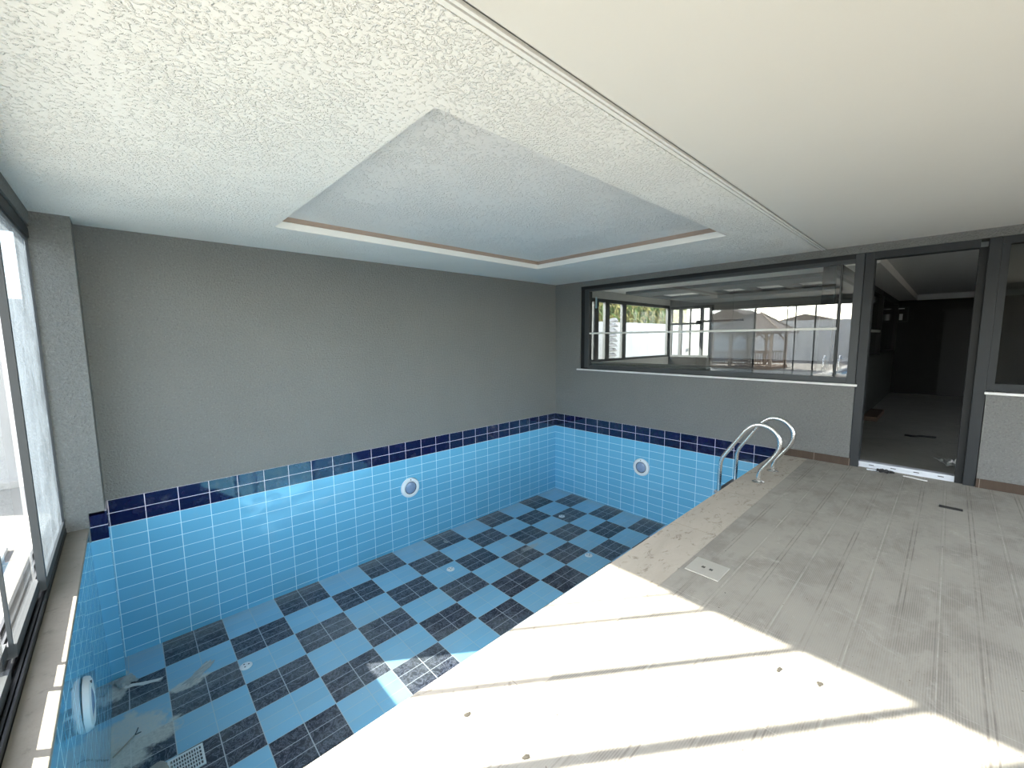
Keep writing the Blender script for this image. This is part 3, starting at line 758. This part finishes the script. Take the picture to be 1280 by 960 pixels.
# neighbouring houses
def house(name, x, y, w, d, h, rh, label, wallm, roofm):
    t = empty(name, (x, y, -.16), label, 'house')
    MB().box(x - d / 2, x + d / 2, y - w / 2, y + w / 2, -.16, h).build('wall', wallm, t)
    e = .35
    MB().prism([(y - w / 2 - e, h - .1), (y + w / 2 + e, h - .1), (y, h + rh)], 0, x - d / 2 - e, x + d / 2 + e).build('roof', roofm, t)
    for k in range(3):
        yy = y - w / 2 + w * (k + .5) / 3
        f_ = MB().box(x + d / 2, x + d / 2 + .06, yy - .55, yy + .55, h - 1.75, h - .45).build('window', 'white_plastic', t)
        MB().box(x + d / 2 + .06, x + d / 2 + .08, yy - .45, yy + .45, h - 1.65, h - .55).build('pane', 'dark_pane', f_)
    return t
house('house', -44, 11.2, 6.5, 7, 2.9, 1.55, 'tan house with a brown gable roof behind the gazebo', 'house_wall', 'roof_tile')
house('house', -58, 19.5, 9, 8, 3.4, 1.5, 'wide low house with dark roof left of the tan gabled house', 'house_wall', 'roof_shingle')
house('house', -62, 8.0, 8, 8, 3.2, 1.1, 'low house with dark roof right of the tan gabled house', 'house_wall', 'roof_shingle')
house('house', -66, -4.0, 9, 8, 3.0, 1.1, 'distant pale house beyond the white boundary wall', 'white_render', 'roof_tile')
s = MB().tube([(-6.72, -.32, -.135), (-6.70, -1.45, -.135)], .018, 10)
tag(s.build('white_pipe', 'white_plastic'), 'white plastic pipe lying on the terrace just outside the glass', 'pipe')

# ------------------------------------------------------------------ light
wd = bpy.data.worlds.new('sky'); SC.world = wd; wd.use_nodes = True
nt = wd.node_tree; nt.nodes.clear()
sun_d = V((1., -.72, -.82)).normalized()
sk = nt.nodes.new('ShaderNodeTexSky'); sk.sky_type = 'NISHITA'; sk.sun_disc = False
sk.sun_elevation = math.asin(-sun_d.z); sk.sun_rotation = math.atan2(-sun_d.x, -sun_d.y); sk.air_density = 1.; sk.dust_density = .3; sk.ozone_density = 1.5; sk.altitude = 50
bg = nt.nodes.new('ShaderNodeBackground'); bg.inputs[1].default_value = 1.3
ow = nt.nodes.new('ShaderNodeOutputWorld')
hs = nt.nodes.new('ShaderNodeHueSaturation'); hs.inputs['Saturation'].default_value = .50      # thin bright haze
nt.links.new(sk.outputs[0], hs.inputs['Color'])
tn = nt.nodes.new('ShaderNodeMix'); tn.data_type = 'RGBA'; tn.blend_type = 'MULTIPLY'; tn.inputs[0].default_value = 1.; tn.inputs[7].default_value = (1.08, 1., .94, 1.)
nt.links.new(hs.outputs[0], tn.inputs[6]); nt.links.new(tn.outputs[2], bg.inputs[0]); nt.links.new(bg.outputs[0], ow.inputs[0])
sl = bpy.data.lights.new('sun', 'SUN'); sl.energy = 27.; sl.angle = math.radians(.53); sl.color = (1., .94, .83)
so = bpy.data.objects.new('sun', sl); COL.objects.link(so); so.rotation_euler = sun_d.to_track_quat('-Z', 'Y').to_euler(); so.location = (-12, 5, 9)

# ------------------------------------------------------------------ camera
cam = bpy.data.cameras.new('camera'); cam.sensor_width = 36.; cam.lens = 14.5135; cam.clip_start = .02; cam.clip_end = 500
co = bpy.data.objects.new('camera', cam); COL.objects.link(co)
R = ((0.72708690, -0.68649265, -0.00851385), (0.08047764, 0.07290789, 0.99408641), (-0.68181228, -0.72347238, 0.10825768))
co.matrix_world = Matrix(((R[0][0], R[1][0], R[2][0], -5.959929), (R[0][1], R[1][1], R[2][1], -5.1155), (R[0][2], R[1][2], R[2][2], 1.414498), (0, 0, 0, 1)))
SC.camera = co
SC.view_settings.view_transform = 'Standard'; SC.view_settings.look = 'None'
SC.view_settings.gamma = 1.; SC.view_settings.use_curve_mapping = False
SC.view_settings.exposure = .59
cy = SC.cycles
cy.use_denoising = True
try: cy.denoiser = 'OPENIMAGEDENOISE'
except Exception: pass
cy.max_bounces = 12; cy.diffuse_bounces = 7; cy.glossy_bounces = 5; cy.transparent_max_bounces = 24; cy.transmission_bounces = 6
cy.caustics_reflective = False; cy.sample_clamp_indirect = 12.
